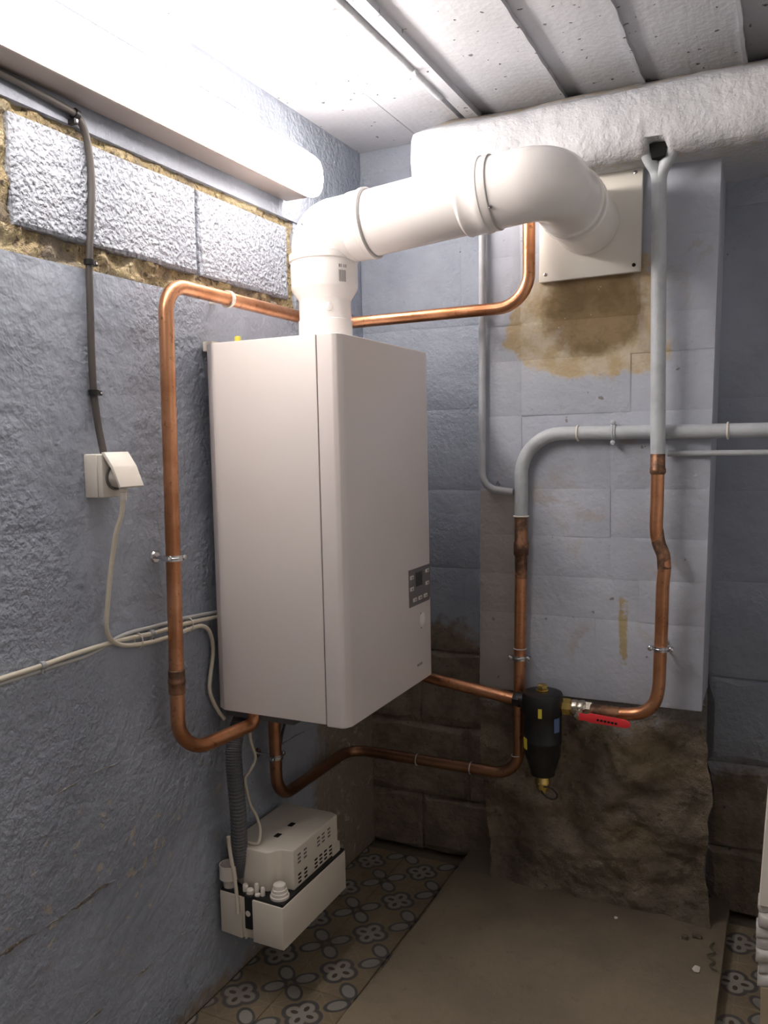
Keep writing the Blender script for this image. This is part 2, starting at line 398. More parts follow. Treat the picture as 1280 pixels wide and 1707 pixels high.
def bumpy_strip(name, u0_, u1_, v0_, v1_, place, mat, parent, nu, nv, amp, freq, seed, thick=.02, ragged=0.0):
    # a displaced slab; place(u, v, depth) -> xyz
    V = []; F = []
    for j in range(nv+1):
        for i in range(nu+1):
            u = u0_+(u1_-u0_)*i/nu; v = v0_+(v1_-v0_)*j/nv
            if ragged and j in (0, nv): v += (mn.noise((u*16, seed, j*3.1))+.5*mn.noise((u*47, seed, j)))*ragged
            d = mn.fractal((u*freq, v*freq, seed), 1.0, 2.0, 5)*amp
            if i in (0, nu) or j in (0, nv): d -= amp*.6
            V.append(place(u, v, d))
    nb = len(V)
    for j in range(nv):
        for i in range(nu):
            a = j*(nu+1)+i; F.append((a, a+1, a+nu+2, a+nu+1))
    rim = [i for i in range(nu+1)]+[j*(nu+1)+nu for j in range(1, nv+1)]+[nv*(nu+1)+i for i in range(nu-1, -1, -1)]+[j*(nu+1) for j in range(nv-1, 0, -1)]
    bk = {}
    for r_ in rim:
        j, i = divmod(r_, nu+1); bk[r_] = len(V)
        V.append(place(u0_+(u1_-u0_)*i/nu, v0_+(v1_-v0_)*j/nv, -thick))
    for k in range(len(rim)):
        a, b = rim[k], rim[(k+1) % len(rim)]; F.append((a, b, bk[b], bk[a]))
    F.append(tuple(bk[r_] for r_ in rim))
    return mesh_obj(name, V, F, mat, parent, 60)
def soft_block(q, place, mat, parent, inset=.006, depth=.001, back=.03):
    # q: four (u, v) corners; a slab whose face rolls off softly and unevenly to its joints
    (u00, v00), (u10, v10), (u11, v11), (u01, v01) = q
    W = abs(u10-u00); H = abs(v01-v00)
    def B(s_, t_): return ((u00*(1-s_)+u10*s_)*(1-t_)+(u01*(1-s_)+u11*s_)*t_, (v00*(1-s_)+v10*s_)*(1-t_)+(v01*(1-s_)+v11*s_)*t_)
    ks = max(2, min(5, round(W/.07))); kt = max(2, min(4, round(H/.07)))
    rim = [(i/ks, 0) for i in range(ks)]+[(1, j/kt) for j in range(kt)]+[(1-i/ks, 1) for i in range(ks)]+[(0, 1-j/kt) for j in range(kt)]
    V = []; N = len(rim)
    for (a, b) in rim: V.append(place(*B(a, b), -back))
    for (a, b) in rim: V.append(place(*B(a, b), -depth*random.uniform(.5, 1.5)))
    for (a, b) in rim:
        ia = inset*random.uniform(.5, 1.7)/W; ib = inset*random.uniform(.5, 1.7)/H
        V.append(place(*B(min(max(a, ia), 1-ia), min(max(b, ib), 1-ib)), 0))
    F = [tuple(range(N))[::-1], tuple(range(2*N, 3*N))]
    for L0 in (0, N):
        for k in range(N): F.append((L0+k, L0+(k+1) % N, L0+N+(k+1) % N, L0+N+k))
    return mesh_obj('block', V, F, mat, parent, 30 if depth < .004 else False)
# ================================================================== STRUCTURE
YB = 2.15
# ---- left wall
wl = struct(prism('wall_left', [(-.2, -1.2), (0, -1.2), (0, .3), (-.06, .3), (-.06, 2.35), (-.2, 2.35)], 'z', 0, 2.1, 'left'),
            'blue-grey painted block wall behind the boiler, with crumbling ochre joints', 'wall')
def block_x(y0, y1, z0, z1, x=0.0, mat='left', inset=.012, depth=.0005):
    return soft_block([(y0, z0), (y1, z0), (y1, z1), (y0, z1)], lambda u, v, d: (x+d, u, v), mat, wl, inset, depth, .06)
courses = [0, .178, .393, .607, .835, 1.055, 1.285, 1.497]
for ci in range(len(courses)-1):
    off = [.02, .22][ci % 2]; ys = [.3]; y = .3+off+.18
    while y < YB-.08: ys.append(y); y += .40
    ys.append(YB)
    for a, b in zip(ys[:-1], ys[1:]): block_x(a, b, courses[ci], courses[ci+1], random.uniform(-.0003, .0003))
for a, b, mt, x in ((.30, .47, 'rough', 0), (.485, .922, 'rough', .001), (.955, 1.407, 'rough', .003), (1.419, 1.757, 'rough', .001), (1.79, YB, 'left', 0)):
    block_x(a, b, 1.541, 1.714 if b < 1.8 else 1.733, x, mt, .005, .004)
block_x(1.79, YB, 1.497, 1.541)
for a, b in ((.3, .70), (.70, 1.08), (1.08, 1.47), (1.47, 1.86), (1.86, YB)): block_x(a, b, 1.733, 1.925, .002, 'left')
for a, b in ((.3, .9), (.9, 1.5), (1.5, YB)): block_x(a, b, 1.925, 2.02, .003, 'left')
PX = lambda u, v, d: (-.009+d, u, v)
bumpy_strip('mortar_joint', .3, 1.80, 1.492, 1.546, PX, 'mortar', wl, 220, 9, .012, 30, 1.3, .05, .006)
bumpy_strip('mortar_joint', .3, 1.80, 1.708, 1.740, PX, 'mortar', wl, 200, 5, .010, 34, 4.1, .05, .004)
bumpy_strip('mortar_joint', .915, .962, 1.535, 1.72, PX, 'mortar', wl, 6, 24, .012, 30, 7.7, .05, .004)
bumpy_strip('mortar_joint', 1.752, 1.795, 1.43, 1.72, PX, 'mortar', wl, 6, 36, .010, 34, 9.2, .05, .004)
bumpy_strip('mortar_joint', 1.403, 1.423, 1.54, 1.715, lambda u, v, d: (-.012+d*.5, u, v), 'left', wl, 4, 20, .008, 34, 12.2, .045, .002)
# ragged open joints low on the wall
def open_joint(y0, y1, z, h, seed):
    n_ = int((y1-y0)/.006)
    def pl(u, v, d):
        f = (u-y0)/(y1-y0); tap = min(1.0, 6*f, 6*(1-f))*(.55+.9*abs(mn.noise((u*11, seed, 3))))
        zc = z+.006*mn.noise((u*9, seed, 0))+.003*mn.noise((u*31, seed, 1))
        lip = .0035 if v > .5*h else (-.0005 if v < -.2*h else .0008)
        return (-.0012+lip*min(1, tap)+d*.5 if d > -.02 else -.02, u, zc+v*tap)
    bumpy_strip('mortar_joint', y0, y1, -h, h, pl, 'crack', wl, n_, 6, .003, 40, seed, .03)
open_joint(.60, 1.165, .391, .011, 2.5); open_joint(1.20, 1.275, .402, .005, 8.5); open_joint(.70, 1.10, .173, .008, 4.5); open_joint(1.12, 1.20, .178, .006, 6.5)
open_joint(1.23, 1.30, .190, .005, 10.5); open_joint(.97, 1.14, .607, .004, 12.5); open_joint(1.60, 1.80, .455, .005, 15.5)
# ---- back wall
wb = struct(prism('wall_back', [(-.2, 2.21), (2.2, 2.21), (2.2, 2.35), (-.2, 2.35)], 'z', 0, 2.1, 'back'),
            'blue-grey painted block wall at the back, bare brown blocks near the floor', 'wall')
bz = [0, .165, .382, .60, .835, 1.055, 1.275, 1.50, 1.72, 1.94, 2.02]
for ci in range(len(bz)-1):
    xs = [-.06, [.155, .30][ci % 2], .46, .70, .93, 1.28, 1.62, 2.0]
    gap = 0
    for a, b in zip(xs[:-1], xs[1:]):
        y_ = YB+random.uniform(-.001, .001)
        soft_block([(a+gap, bz[ci]+gap), (b-gap, bz[ci]+gap), (b-gap, bz[ci+1]-gap), (a+gap, bz[ci+1]-gap)], lambda u, v, d: (u, y_-d, v), 'back', wb,
                   .014 if ci < 3 else .009, (.010 if ci < 3 else .0018), .058)
# ---- right and front walls (behind the photographer)
struct(box('wall_right', (1.70, -1.2, 0), (1.85, 2.15, 2.1), 'plain'))
struct(box('wall_front', (-.2, -1.35, 0), (2.15, -1.2, 2.1), 'plain'))
# ---- chimney breast
LX = lambda z: .4047+.0151*z
RX = lambda z: .9216+.0248*z
cb = struct(mesh_obj('chimney_breast', [(LX(.57)+.004, 1.955, .57), (RX(.57)-.004, 1.955, .57), (RX(.57)-.004, YB, .57), (LX(.57)+.004, YB, .57),
                                 (LX(1.8)+.004, 1.955, 1.8), (RX(1.8)-.004, 1.955, 1.8), (RX(1.8)-.004, YB, 1.8), (LX(1.8)+.004, YB, 1.8)],
            [(0, 3, 2, 1), (4, 5, 6, 7), (0, 1, 5, 4), (1, 2, 6, 5), (2, 3, 7, 6), (3, 0, 4, 7)], 'breast'),
            'light blue painted chimney breast with a brown damp patch, on rubble footing', 'chimney breast')
zs = [.572, .765, .862, .958, 1.07, 1.245, 1.375, 1.46, 1.62, 1.80]
splits = [[.70], [.52, .80], [.735], [.60, .735], [.527, .735], [.527, .78], [.527], [.527, .80], [.527, .74]]
for k in range(len(zs)-1):
    z0, z1 = zs[k], zs[k+1]; e = [None]+splits[k]+[None]
    for i in range(len(e)-1):
        a0 = LX(z0) if e[i] is None else e[i]; a1 = LX(z1) if e[i] is None else e[i]
        b0 = RX(z0) if e[i+1] is None else e[i+1]; b1 = RX(z1) if e[i+1] is None else e[i+1]
        yb = 1.94+random.uniform(-.001, .001)
        soft_block([(a0, z0), (b0, z0), (b1, z1), (a1, z1)], lambda u, v, d: (u, yb-d, v), 'breast', cb, .008, .0012, .033)
bumpy_strip('rubble_footing', .398, .952, .0, .583, lambda u, v, d: (u+(.014*mn.noise((v*9, 3.3, 0))+.5*d if u > .93 else (.010*mn.noise((v*8, 7.3, 0)) if u < .41 else 0)), 1.962+(.58-v)*.10-d*(1.0 if v < .54 else .5), v),
            'rubble', cb, 110, 110, .038, 7.5, 3.3, .17)
# ---- floor
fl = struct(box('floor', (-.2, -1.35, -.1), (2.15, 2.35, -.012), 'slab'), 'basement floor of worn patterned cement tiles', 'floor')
TS = .158; tile_cache = {}
def tile(cx, cy):
    x0 = max(cx-TS/2+.0006, .001); x1 = cx+TS/2-.0006; y0 = cy-TS/2+.0006; y1 = min(cy+TS/2-.0006, YB-.002)
    if y1-y0 < .01: return
    key = (round(x0-cx, 3), round(y1-cy, 3))
    if key not in tile_cache:
        bm = bmesh.new(); bmesh.ops.create_cube(bm, size=1)
        for v in bm.verts: v.co = Vector(((x0-cx) if v.co.x < 0 else (x1-cx), (y0-cy) if v.co.y < 0 else (y1-cy), -.012 if v.co.z < 0 else 0))
        bmesh.ops.bevel(bm, geom=[e for e in bm.edges if e.verts[0].co.z > -.001 and e.verts[1].co.z > -.001], offset=.0012, segments=1, affect='EDGES')
        me = bpy.data.meshes.new('tile'); bm.to_mesh(me); bm.free(); me.materials.append(M['tile']); tile_cache[key] = me
    o = link('tile', tile_cache[key], None); o.location = (cx, cy, random.uniform(-.0006, .0006)); put(o, fl)
for i in range(3):
    for j in range(-6, 5): tile(.048+i*TS, 1.396+j*TS)
for i in range(6, 10):
    for j in range(-6, 5): tile(.048+i*TS+.02, 1.396+j*TS)
def slab_place(u, v, d):
    x = u
    if u < .32: x = u+.012*mn.noise((v*5, 1.7, 0))
    return (x, v, .034+d)
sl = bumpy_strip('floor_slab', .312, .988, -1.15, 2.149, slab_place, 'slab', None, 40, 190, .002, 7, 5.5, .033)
struct(sl, 'raised brown concrete slab across the middle of the floor', 'slab')
# ---- ceiling
ce = struct(box('ceiling', (-.2, -1.35, 2.015), (2.15, 2.35, 2.12), 'ceil'), 'white-grey concrete ceiling with board marks', 'ceiling')
for a, b, z, mt in ((0.0, .1985, 2.002, 'ceil'), (.1995, .344, 2.000, 'ceil'), (.402, .610, 1.998, 'plank'), (.612, .790, 2.003, 'plank'), (.7915, 1.003, 1.999, 'plank'),
                    (1.006, 1.20, 2.006, 'plank'), (1.202, 1.40, 2.0, 'plank'), (1.402, 1.60, 2.004, 'plank'), (1.602, 1.80, 2.0, 'plank'), (1.802, 2.0, 2.003, 'plank')):
    box('board_mark', (a, -1.2, z), (b, YB, 2.02), mt, ce, .002, 1, False)
bumpy_strip('rough_ridge', .372, .404, -.2, YB, lambda u, v, d: (u, v, 2.0-d), 'plank', ce, 5, 160, .010, 24, 8.8, -.018)
for xk, s in ((.611, 3.0), (.7907, 5.0), (1.0045, 9.0)):
    bumpy_strip('seam_ridge', xk-.004, xk+.004, .6, YB, lambda u, v, d: (u+.004*mn.noise((v*14, s, 1)), v, 1.999-d*.8), 'plank', ce, 3, 140, .008, 26, s, -.01)
# ---- plastered beam under the ceiling
prof = [(2.15, 2.0), (2.055, 2.0), (1.94, 1.950), (1.865, 1.917), (1.826, 1.898), (1.813, 1.880), (1.810, 1.835), (1.813, 1.795), (1.829, 1.773), (1.862, 1.767), (1.92, 1.772), (2.15, 1.775)]
NB = 150; X0, X1 = .306, 1.70; V = []; F = []
for i in range(NB+1):
    x = X0+(X1-X0)*i/NB
    for j, (y, z) in enumerate(prof):
        if 0 < j < len(prof)-1:
            d = mn.fractal((x*7, j*.55, 2.2), 1.0, 2.0, 4)*.007; y -= d; z += d*.4
            if j in (8, 9): z += mn.noise((x*22, 5.0, j))*.0045
        if .833 < x < .866 and j in (8, 9): y += .012; z += .020
        if i == 0 and 0 < j < 11: y += .006
        V.append((x, y, z))
n = len(prof)
for i in range(NB):
    for j in range(n): F.append((i*n+j, i*n+(j+1) % n, (i+1)*n+(j+1) % n, (i+1)*n+j))
F.append(tuple(range(n))[::-1]); F.append(tuple(NB*n+j for j in range(n)))
bo = struct(mesh_obj('trim_1', V, F, 'beam', None, 60), 'rough white plastered beam running under the ceiling along the back', 'beam')
prism('hole', [(.838, 1.760), (.864, 1.762), (.868, 1.790), (.833, 1.790)], 'y', 1.838, 1.86, 'dark', bo)

# ================================================================== LAMP
lt = thing('strip_lamp', (.05, 1.12, 1.765), 'long glowing white strip lamp fixed high on the left wall', 'lamp')
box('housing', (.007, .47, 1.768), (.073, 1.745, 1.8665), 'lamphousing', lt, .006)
pv = []
for k in range(13):
    a = -PI/2+PI*k/12; pv.append((.073+.038*max(math.cos(a), 0)**.7, 1.8175+.048*math.sin(a)))
V = []; F = []; ny = 6
ends = [(.47, .35), (.475, .75), (.49, .95), (.51, 1.0), (1.70, 1.0), (1.735, .97), (1.755, .88), (1.768, .70), (1.774, .45)]
for (y, s) in ends:
    for (x, z) in pv: V.append((.0725+(x-.0725)*s, y, 1.8175+(z-1.8175)*(.55+.45*s)))
n = len(pv)
for i in range(len(ends)-1):
    for j in range(n-1): F.append((i*n+j, i*n+j+1, (i+1)*n+j+1, (i+1)*n+j))
    F.append((i*n+n-1, i*n, (i+1)*n, (i+1)*n+n-1))
F.append(tuple(range(n))); F.append(tuple((len(ends)-1)*n+j for j in range(n)))
mesh_obj('diffuser', V, F, 'lamp', lt, 50)

# ================================================================== BOILER
by0, by1, bz0, bz1, bf = 1.383, 1.823, .635, 1.395, .34
bo = thing('boiler', (.18, 1.603, .635), 'white wall-hung boiler with grey control panel', 'boiler')
prism('casing', [(.026, by0+.012), (.046, by0), (.2905, by0), (.2905, by1), (.046, by1), (.026, by1-.012)], 'z', bz0, bz1, 'casing', bo, .0015, 2)
fc = prism('front_cover', [(.2925, by0), (.326, by0), (.334, by0+.005), (bf, by0+.020), (bf, by1-.020), (.334, by1-.005), (.326, by1), (.2925, by1)], 'z', bz0-.004, bz1, 'casing2', bo, .0025, 3)
box('seam', (.2900, by0+.0025, bz0+.002), (.293, by1-.0025, bz1-.002), 'seam', bo)
cp = prism('control_panel', [(1.682, .815), (1.795, .815), (1.804, .824), (1.804, .900), (1.682, .900)], 'x', bf-.001, bf+.0012, 'panel', bo)
box('screen', (bf+.0008, 1.719, .858), (bf+.0018, 1.755, .890), 'screen', cp)
for (y, z) in ((1.696, .882), (1.785, .886), (1.695, .856), (1.784, .857), (1.711, .829), (1.741, .829), (1.772, .829)):
    b = box('button', (bf+.0008, y-.0105, z-.0045), (bf+.0026, y+.0105, z+.0045), 'key', cp, .0009, 1)
    box('symbol', (bf+.0024, y-.001, z-.0022), (bf+.0029, y+.0055, z+.0022), 'mark', cp)
lathe('dial', [(.017, 0), (.017, .0006), (.0155, .0012), (.010, .0015)], (bf-.0003, 1.757, .774), (1, 0, 0), 'casing', bo)
for dz in (-.017, .017): lathe('dial_mark', [(.0022, 0), (.0022, .0006)], (bf-.0002, 1.748, .774+dz), (1, 0, 0), 'mark', bo, 10)
for k, wd in enumerate((.006, .005, .006, .004)):
    box('logo', (bf-.0004, 1.722+k*.008, .6705), (bf+.0004, 1.722+k*.008+wd, .6765), 'mark', bo)
box('hanging_bracket', (.003, 1.412, 1.384), (.026, 1.80, 1.404), 'sock', bo, .001, 1)
lathe('bleed_cap', [(.0065, 0), (.0065, .016), (.0055, .018)], (.075, 1.435, 1.394), (0, 0, 1), 'yel', bo, 14)
box('underside_shade', (.03, 1.41, .612), (.20, 1.79, .636), 'hose', bo, .004)  # dark slab added to stand in for the shade under the boiler

# ================================================================== FLUE
FX, FY = .189, 1.603
fl_ = thing('flue_pipe', (FX, FY, 1.395), 'glossy white flue pipe bending from the boiler top into the wall', 'flue')
lathe('spigot', [(.0585, 0), (.0585, .058), (.0565, .060), (.0565, .10), (.058, .104), (.0715, .124), (.0725, .128), (.0725, .182), (.0755, .184), (.0755, .198), (.0725, .200)], (FX, FY, 1.395), (0, 0, 1), 'white', fl_, 48)
hd = Vector((1, 0, .082)).normalized()
c1 = Vector((FX, FY, 1.5715)); corner = Vector((FX, FY, 1.6375))
e1p = fillet([c1, corner+Vector((0, 0, 0)), corner+hd*.14], .085, 16)
sweep('elbow', e1p[:-1]+[corner+hd*.108], .0695, 'white', fl_, 48)
lathe('collar', [(.0695, -.006), (.0715, 0), (.0715, .026), (.0735, .028), (.0735, .037), (.069, .039)], corner+hd*.082, hd, 'white', fl_, 48)
lathe('collar_ring', [(.0695, 0), (.0708, .0015), (.0695, .003)], corner+hd*.120, hd, 'ringgrey', fl_, 48)
sweep('straight_tube', [corner+hd*.115, corner+hd*.37], .0675, 'white', fl_, 48)
cp0 = corner+hd*.325
lathe('coupling', [(.0672, -.002), (.0715, .002), (.0725, .006), (.0715, .010), (.0715, .034), (.0735, .037), (.0735, .048), (.0715, .050), (.0715, .062), (.070, .066)], cp0, hd, 'white', fl_, 48)
lathe('coupling_ring', [(.0700, 0), (.0722, .001), (.0722, .0025), (.0700, .0035)], cp0+hd*.064, hd, 'ringgrey', fl_, 48)
kx = .684; s2 = cp0+hd*.055; corner2 = corner+hd*((kx-FX)/hd.x)
e2 = fillet([s2, corner2, Vector((kx+.003, 1.78, corner2.z-.004))], .088, 18)
sweep('outlet_elbow', e2, .0690, 'white', fl_, 48)
lathe('outlet_tube', [(.0690, -.02), (.0690, .0), (.0725, .003), (.0725, .017), (.0705, .020), (.0705, .036), (.0735, .039), (.0735, .052), (.0700, .055), (.0700, .178)], (kx+.003, 1.748, corner2.z-.003), (.0, 1, -.03), 'white', fl_, 48)
for p, nrm in (((.178, 1.5345, 1.648), (-.1, -1, .05)), ((.587, 1.5445, 1.627), (0, -.75, -.6)), ((.617, 1.540, 1.655), (.1, -1, -.25))):
    lathe('screw', [(.0036, -.002), (.0036, .0008), (.002, .0016)], p, nrm, 'zinc', fl_, 12)
lathe('vent_plug', [(.009, -.003), (.009, .0015), (.007, .003)], (FX+.0335, FY-.0455, 1.477), (.6, -.8, 0), 'white', fl_, 16)
# printed label, curved round the spigot
def curved_patch(name, a0, a1, z0, z1, r, mat, parent, nseg=6):
    V = []; F = []
    for k in range(nseg+1):
        a = a0+(a1-a0)*k/nseg
        for rr_ in (r, r+.0003):
            for z in (z0, z1): V.append((FX+rr_*math.cos(a), FY+rr_*math.sin(a), z))
    for k in range(nseg):
        b = 4*k; c = 4*(k+1)
        F += [(b+2, c+2, c+3, b+3), (b, b+1, c+1, c), (b, c, c+2, b+2), (b+1, b+3, c+3, c+1)]
    F += [(0, 2, 3, 1), (4*nseg, 4*nseg+1, 4*nseg+3, 4*nseg+2)]
    return mesh_obj(name, V, F, mat, parent)
lab = None
for k in range(7):
    a = -.62+k*.036; curved_patch('printed_label', a, a+(.024 if k % 2 else .018), 1.527, 1.551, .0726, 'mark', fl_, 1)
for a, b_ in ((-.62, -.58), (-.56, -.53), (-.47, -.455), (-.435, -.42), (-.39, -.36)): curved_patch('printed_label', a, b_, 1.5565, 1.563, .0726, 'mark', fl_, 1)
# plate on the chimney breast
wp = thing('flue_wall_plate', (.69, 1.938, 1.665), 'square cream flue cover plate screwed to the chimney breast', 'plate')
prism('plate', [(.575, 1.549), (.803, 1.551), (.8085, 1.783), (.579, 1.783)], 'y', 1.926, 1.939, 'plate', wp, .003, 2)
for p, mt in (((.591, 1.925, 1.566), 'zinc'), ((.789, 1.925, 1.566), 'dark'), ((.792, 1.925, 1.764), 'zinc'), ((.595, 1.925, 1.764), 'zinc')):
    lathe('screw', [(.0042, -.002), (.0042, .0012), (.002, .002)], Vector(p)+Vector((0, .0015, 0)), (0, -1, 0), mt, wp, 12)
# ================================================================== COPPER AND PAINTED PIPES
PR = .0142
cu = thing('copper_pipe', (.045, 1.238, .60), 'long copper pipe looping up the left wall, past the flue and round the back corner', 'pipe')
pipe('tube', [(.10, 1.415, .655), (.10, 1.415, .604), (.045, 1.236, .588), (.045, 1.253, 1.494), (.045, 1.88, 1.491), (.565, 1.88, 1.492), (.567, 1.88, 1.80)],
     [0, .022, .062, .055, .05, .075, 0], PR, 'copper', cu, 20)
lathe('coupling', [(.0145, -.024), (.0162, -.022), (.0162, -.004), (.0172, -.002), (.0172, .002), (.0162, .004), (.0162, .022), (.0145, .024)], (.045, 1.2385, .735), (0, .019, 1), 'scorch', cu, 20)
rp = thing('return_pipe', (.530, 1.921, .36), 'grey-painted pipe turning down into copper beside the black filter', 'pipe')
pipe('painted_tube', [(1.699, 1.921, 1.190), (.532, 1.921, 1.201), (.530, 1.921, 1.004)], [0, .098, 0], .0158, 'grey', rp, 20)
lathe('joint', [(.0150, 0), (.0156, .002), (.0156, .060), (.0178, .064), (.0178, .092), (.0150, .096), (.0150, .112), (.0142, .15)], (.530, 1.921, 1.006), (-.012, 0, -1), 'scorch', rp, 20)
pipe('copper_tube', [(.5285, 1.921, .90), (.5175, 1.921, .366), (.05, 1.921, .367), (.05, 1.562, .370), (.05, 1.560, .64)], [0, .062, .055, .06, 0], PR, 'copper_d', rp, 20)
for p, ax in (((.666, 1.921, 1.1998), (1, 0, 0)), ((.985, 1.921, 1.1968), (1, 0, 0)), ((.530, 1.921, 1.006), (0, 0, 1))):
    ring('tie', p, ax, .0170, .0022, 'sock', rp)
for p, ax in (((.394, 1.921, .366), (1, 0, 0)), ((.247, 1.921, .3665), (1, 0, 0)), ((.515, 1.921, .418), (-.15, 0, 1)), ((.5245, 1.921, .684), (0, 0, 1)), ((.05, 1.915, .367), (1, .6, 0))):
    ring('tie', p, ax, .0148, .0013, 'cabgrey', rp)
fp = thing('flow_pipe', (.85, 1.885, .56), 'grey-painted pipe forking under the beam, turning copper and bending to the red-handled valve', 'pipe')
pipe('painted_tube', [(.847, 1.885, 1.735), (.847, 1.885, 1.150)], 0, .0158, 'grey', fp, 20)
sweep('branch', smooth_path([(.822, 1.846, 1.796), (.8235, 1.848, 1.786), (.832, 1.862, 1.764), (.843, 1.877, 1.744), (.847, 1.885, 1.715)]), .0140, 'grey', fp)
sweep('branch', smooth_path([(.886, 1.846, 1.794), (.882, 1.848, 1.784), (.868, 1.862, 1.762), (.853, 1.877, 1.742), (.847, 1.885, 1.715)]), .0140, 'grey', fp)
lathe('joint', [(.0152, 0), (.0156, .002), (.0156, .040), (.0172, .042), (.0172, .050), (.0152, .054)], (.847, 1.885, 1.160), (0, 0, -1), 'scorch', fp, 20)
sweep('copper_tube', smooth_path([(.847, 1.885, 1.115), (.846, 1.885, 1.05), (.8445, 1.885, .985), (.850, 1.884, .955), (.860, 1.88, .93), (.8625, 1.879, .90), (.859, 1.881, .86), (.8565, 1.886, .78), (.853, 1.885, .68),
      (.851, 1.885, .635), (.843, 1.885, .600), (.825, 1.885, .578), (.800, 1.886, .567), (.765, 1.885, .563)], 6), PR, 'copper', fp, 20)
lathe('solder_sleeve', [(.0150, 0), (.0158, .002), (.0158, .018), (.0170, .020), (.0170, .024), (.0156, .026), (.0156, .060), (.0148, .064)], (.702, 1.883, .563), (1, .02, 0), 'scorch', fp, 20)
sweep('scorched_tube', smooth_path([(.8445, 1.8868, .985), (.850, 1.884, .955), (.860, 1.88, .93), (.8625, 1.879, .90)], 6), .0145, 'scorch', fp, 20)
cd = thing('grey_conduit', (.435, 1.925, 1.07), 'thin grey-painted pipe down the edge of the chimney breast', 'pipe')
pipe('tube', [(.441, 1.925, 1.80), (.432, 1.925, 1.072), (.5125, 1.917, 1.064)], [0, .055, 0], .0085, 'conduit', cd, 14)
tp = thing('thin_grey_pipe', (1.2, 1.93, 1.14), 'thin grey-painted horizontal pipe just below the thicker one', 'pipe')
pipe('tube', [(.862, 1.929, 1.150), (1.699, 1.929, 1.146)], 0, .0065, 'conduit', tp, 12)
bp = thing('branch_pipe', (.4, 1.868, .58), 'short copper pipe from under the boiler to the black filter', 'pipe')
pipe('tube', [(.20, 1.72, .636), (.20, 1.72, .618), (.20, 1.868, .617), (.530, 1.868, .574)], [0, .016, .03, 0], PR, 'copper_d', bp, 18)
lathe('end_nut', [(.0165, 0), (.0178, .002), (.0178, .016), (.0150, .018)], (.523, 1.868, .575), (1, 0, -.1), 'blk', bp, 6)
cc = thing('ceiling_conduit', (.357, 1.2, 1.985), 'grey painted conduit running along the ceiling to the beam', 'conduit')
pipe('tube', [(.350, -.6, 1.985), (.358, 1.4, 1.986), (.364, 1.86, 1.985)], .4, .0105, 'conduit', cc, 14)
box('saddle', (.345, 1.695, 1.972), (.374, 1.708, 2.001), 'conduit', cc, .002, 1)

# ---- pipe clamps
def clamp(p, axis, wall, dist, label, ears=True, R=.0158, group='metal pipe clamps'):
    t = thing('pipe_clamp', p, label, 'clamp', group); p = Vector(p); ax = Vector(axis).normalized(); wd = Vector(wall).normalized(); sd = ax.cross(wd)
    lathe('band', [(R, -.0055), (R+.0022, -.0055), (R+.0022, .0055), (R, .0055)], p, ax, 'zinc', t, 24)
    ring('rib', p, ax, R+.0018, .0018, 'zinc', t)
    if ears:
        for s_ in (-1, 1):
            lathe('screw', [(.0042, -.008), (.0042, .006), (.0055, .0065), (.0055, .010), (.003, .0115)], p+sd*s_*(R+.006), wd*-1, 'zinc', t, 10)
    lathe('stud', [(.0036, 0), (.0036, dist-R-.004), (.010, dist-R-.0035), (.0125, dist-R)], p+wd*R, wd, 'zinc', t, 14)
    return t
clamp((.045, 1.2435, .975), (0, .019, 1), (-1, 0, 0), .045, 'shiny metal clamp holding the tall copper pipe left of the boiler')
clamp((.05, 1.5605, .474), (0, 0, 1), (-1, 0, 0), .05, 'shiny metal clamp on the short copper drop under the boiler')
clamp((.5240, 1.921, .662), (-.02, 0, 1), (0, 1, 0), .022, 'metal clamp on the copper pipe just above the black filter')
clamp((.8555, 1.885, .722), (.0, 0, 1), (0, 1, 0), .055, 'shiny metal clamp on the right copper pipe above its bottom bend')
clamp((.746, 1.921, 1.1992), (1, 0, 0), (0, 1, 0), .022, 'grey-painted clamp on the thick horizontal pipe', True, .0165)
for o in bpy.data.objects:
    if o.parent and o.parent.get('label', '').startswith('grey-painted clamp'): o.data.materials.clear(); o.data.materials.append(M['grey'])
t = thing('pipe_clip', (.045, 1.448, 1.4925), 'white plastic clip holding the upper copper pipe by the ochre joint', 'clip')
lathe('band', [(.0148, -.004), (.0178, -.004), (.0178, .004), (.0148, .004)], (.045, 1.448, 1.4925), (0, 1, 0), 'sock', t, 24)
box('foot', (-.004, 1.443, 1.486), (.029, 1.453, 1.499), 'sock', t, .001, 1)

# ================================================================== FILTER AND VALVE
FXc, FYc = .592, 1.872
ft = thing('magnetic_filter', (FXc, FYc, .37), 'black cylindrical heating filter with brass cap and yellow tags', 'filter')
lathe('body', [(.038, .600), (.0455, .597), (.0475, .592), (.0475, .552), (.0445, .546), (.0435, .487), (.0445, .485), (.0445, .480), (.0420, .476), (.0410, .448), (.0340, .425), (.0290, .408), (.0280, .400)],
      (FXc, FYc, 0), (0, 0, 1), 'blk', ft, 40)
lathe('brass_cap', [(.0165, .598), (.0165, .603), (.0125, .604), (.0125, .614), (.009, .617)], (FXc, FYc, 0), (0, 0, 1), 'brass', ft, 6, False)
lathe('drain_valve', [(.0165, .402), (.0165, .388), (.018, .386), (.018, .378), (.015, .376), (.015, .366), (.010, .364), (.010, .356)], (FXc, FYc, 0), (0, 0, 1), 'brass', ft, 20)
sweep('strap', [Vector((FXc+.022+.019*math.cos(a)-.004, FYc-.012, .362+.013*math.sin(a)-.22*.019*math.cos(a))) for a in [k*2*PI/20 for k in range(21)]], .0022, 'blk', ft, 8)
lathe('inlet', [(.019, 0), (.019, .03)], (FXc-.058, FYc, .574), (1, 0, 0), 'blk', ft, 20)
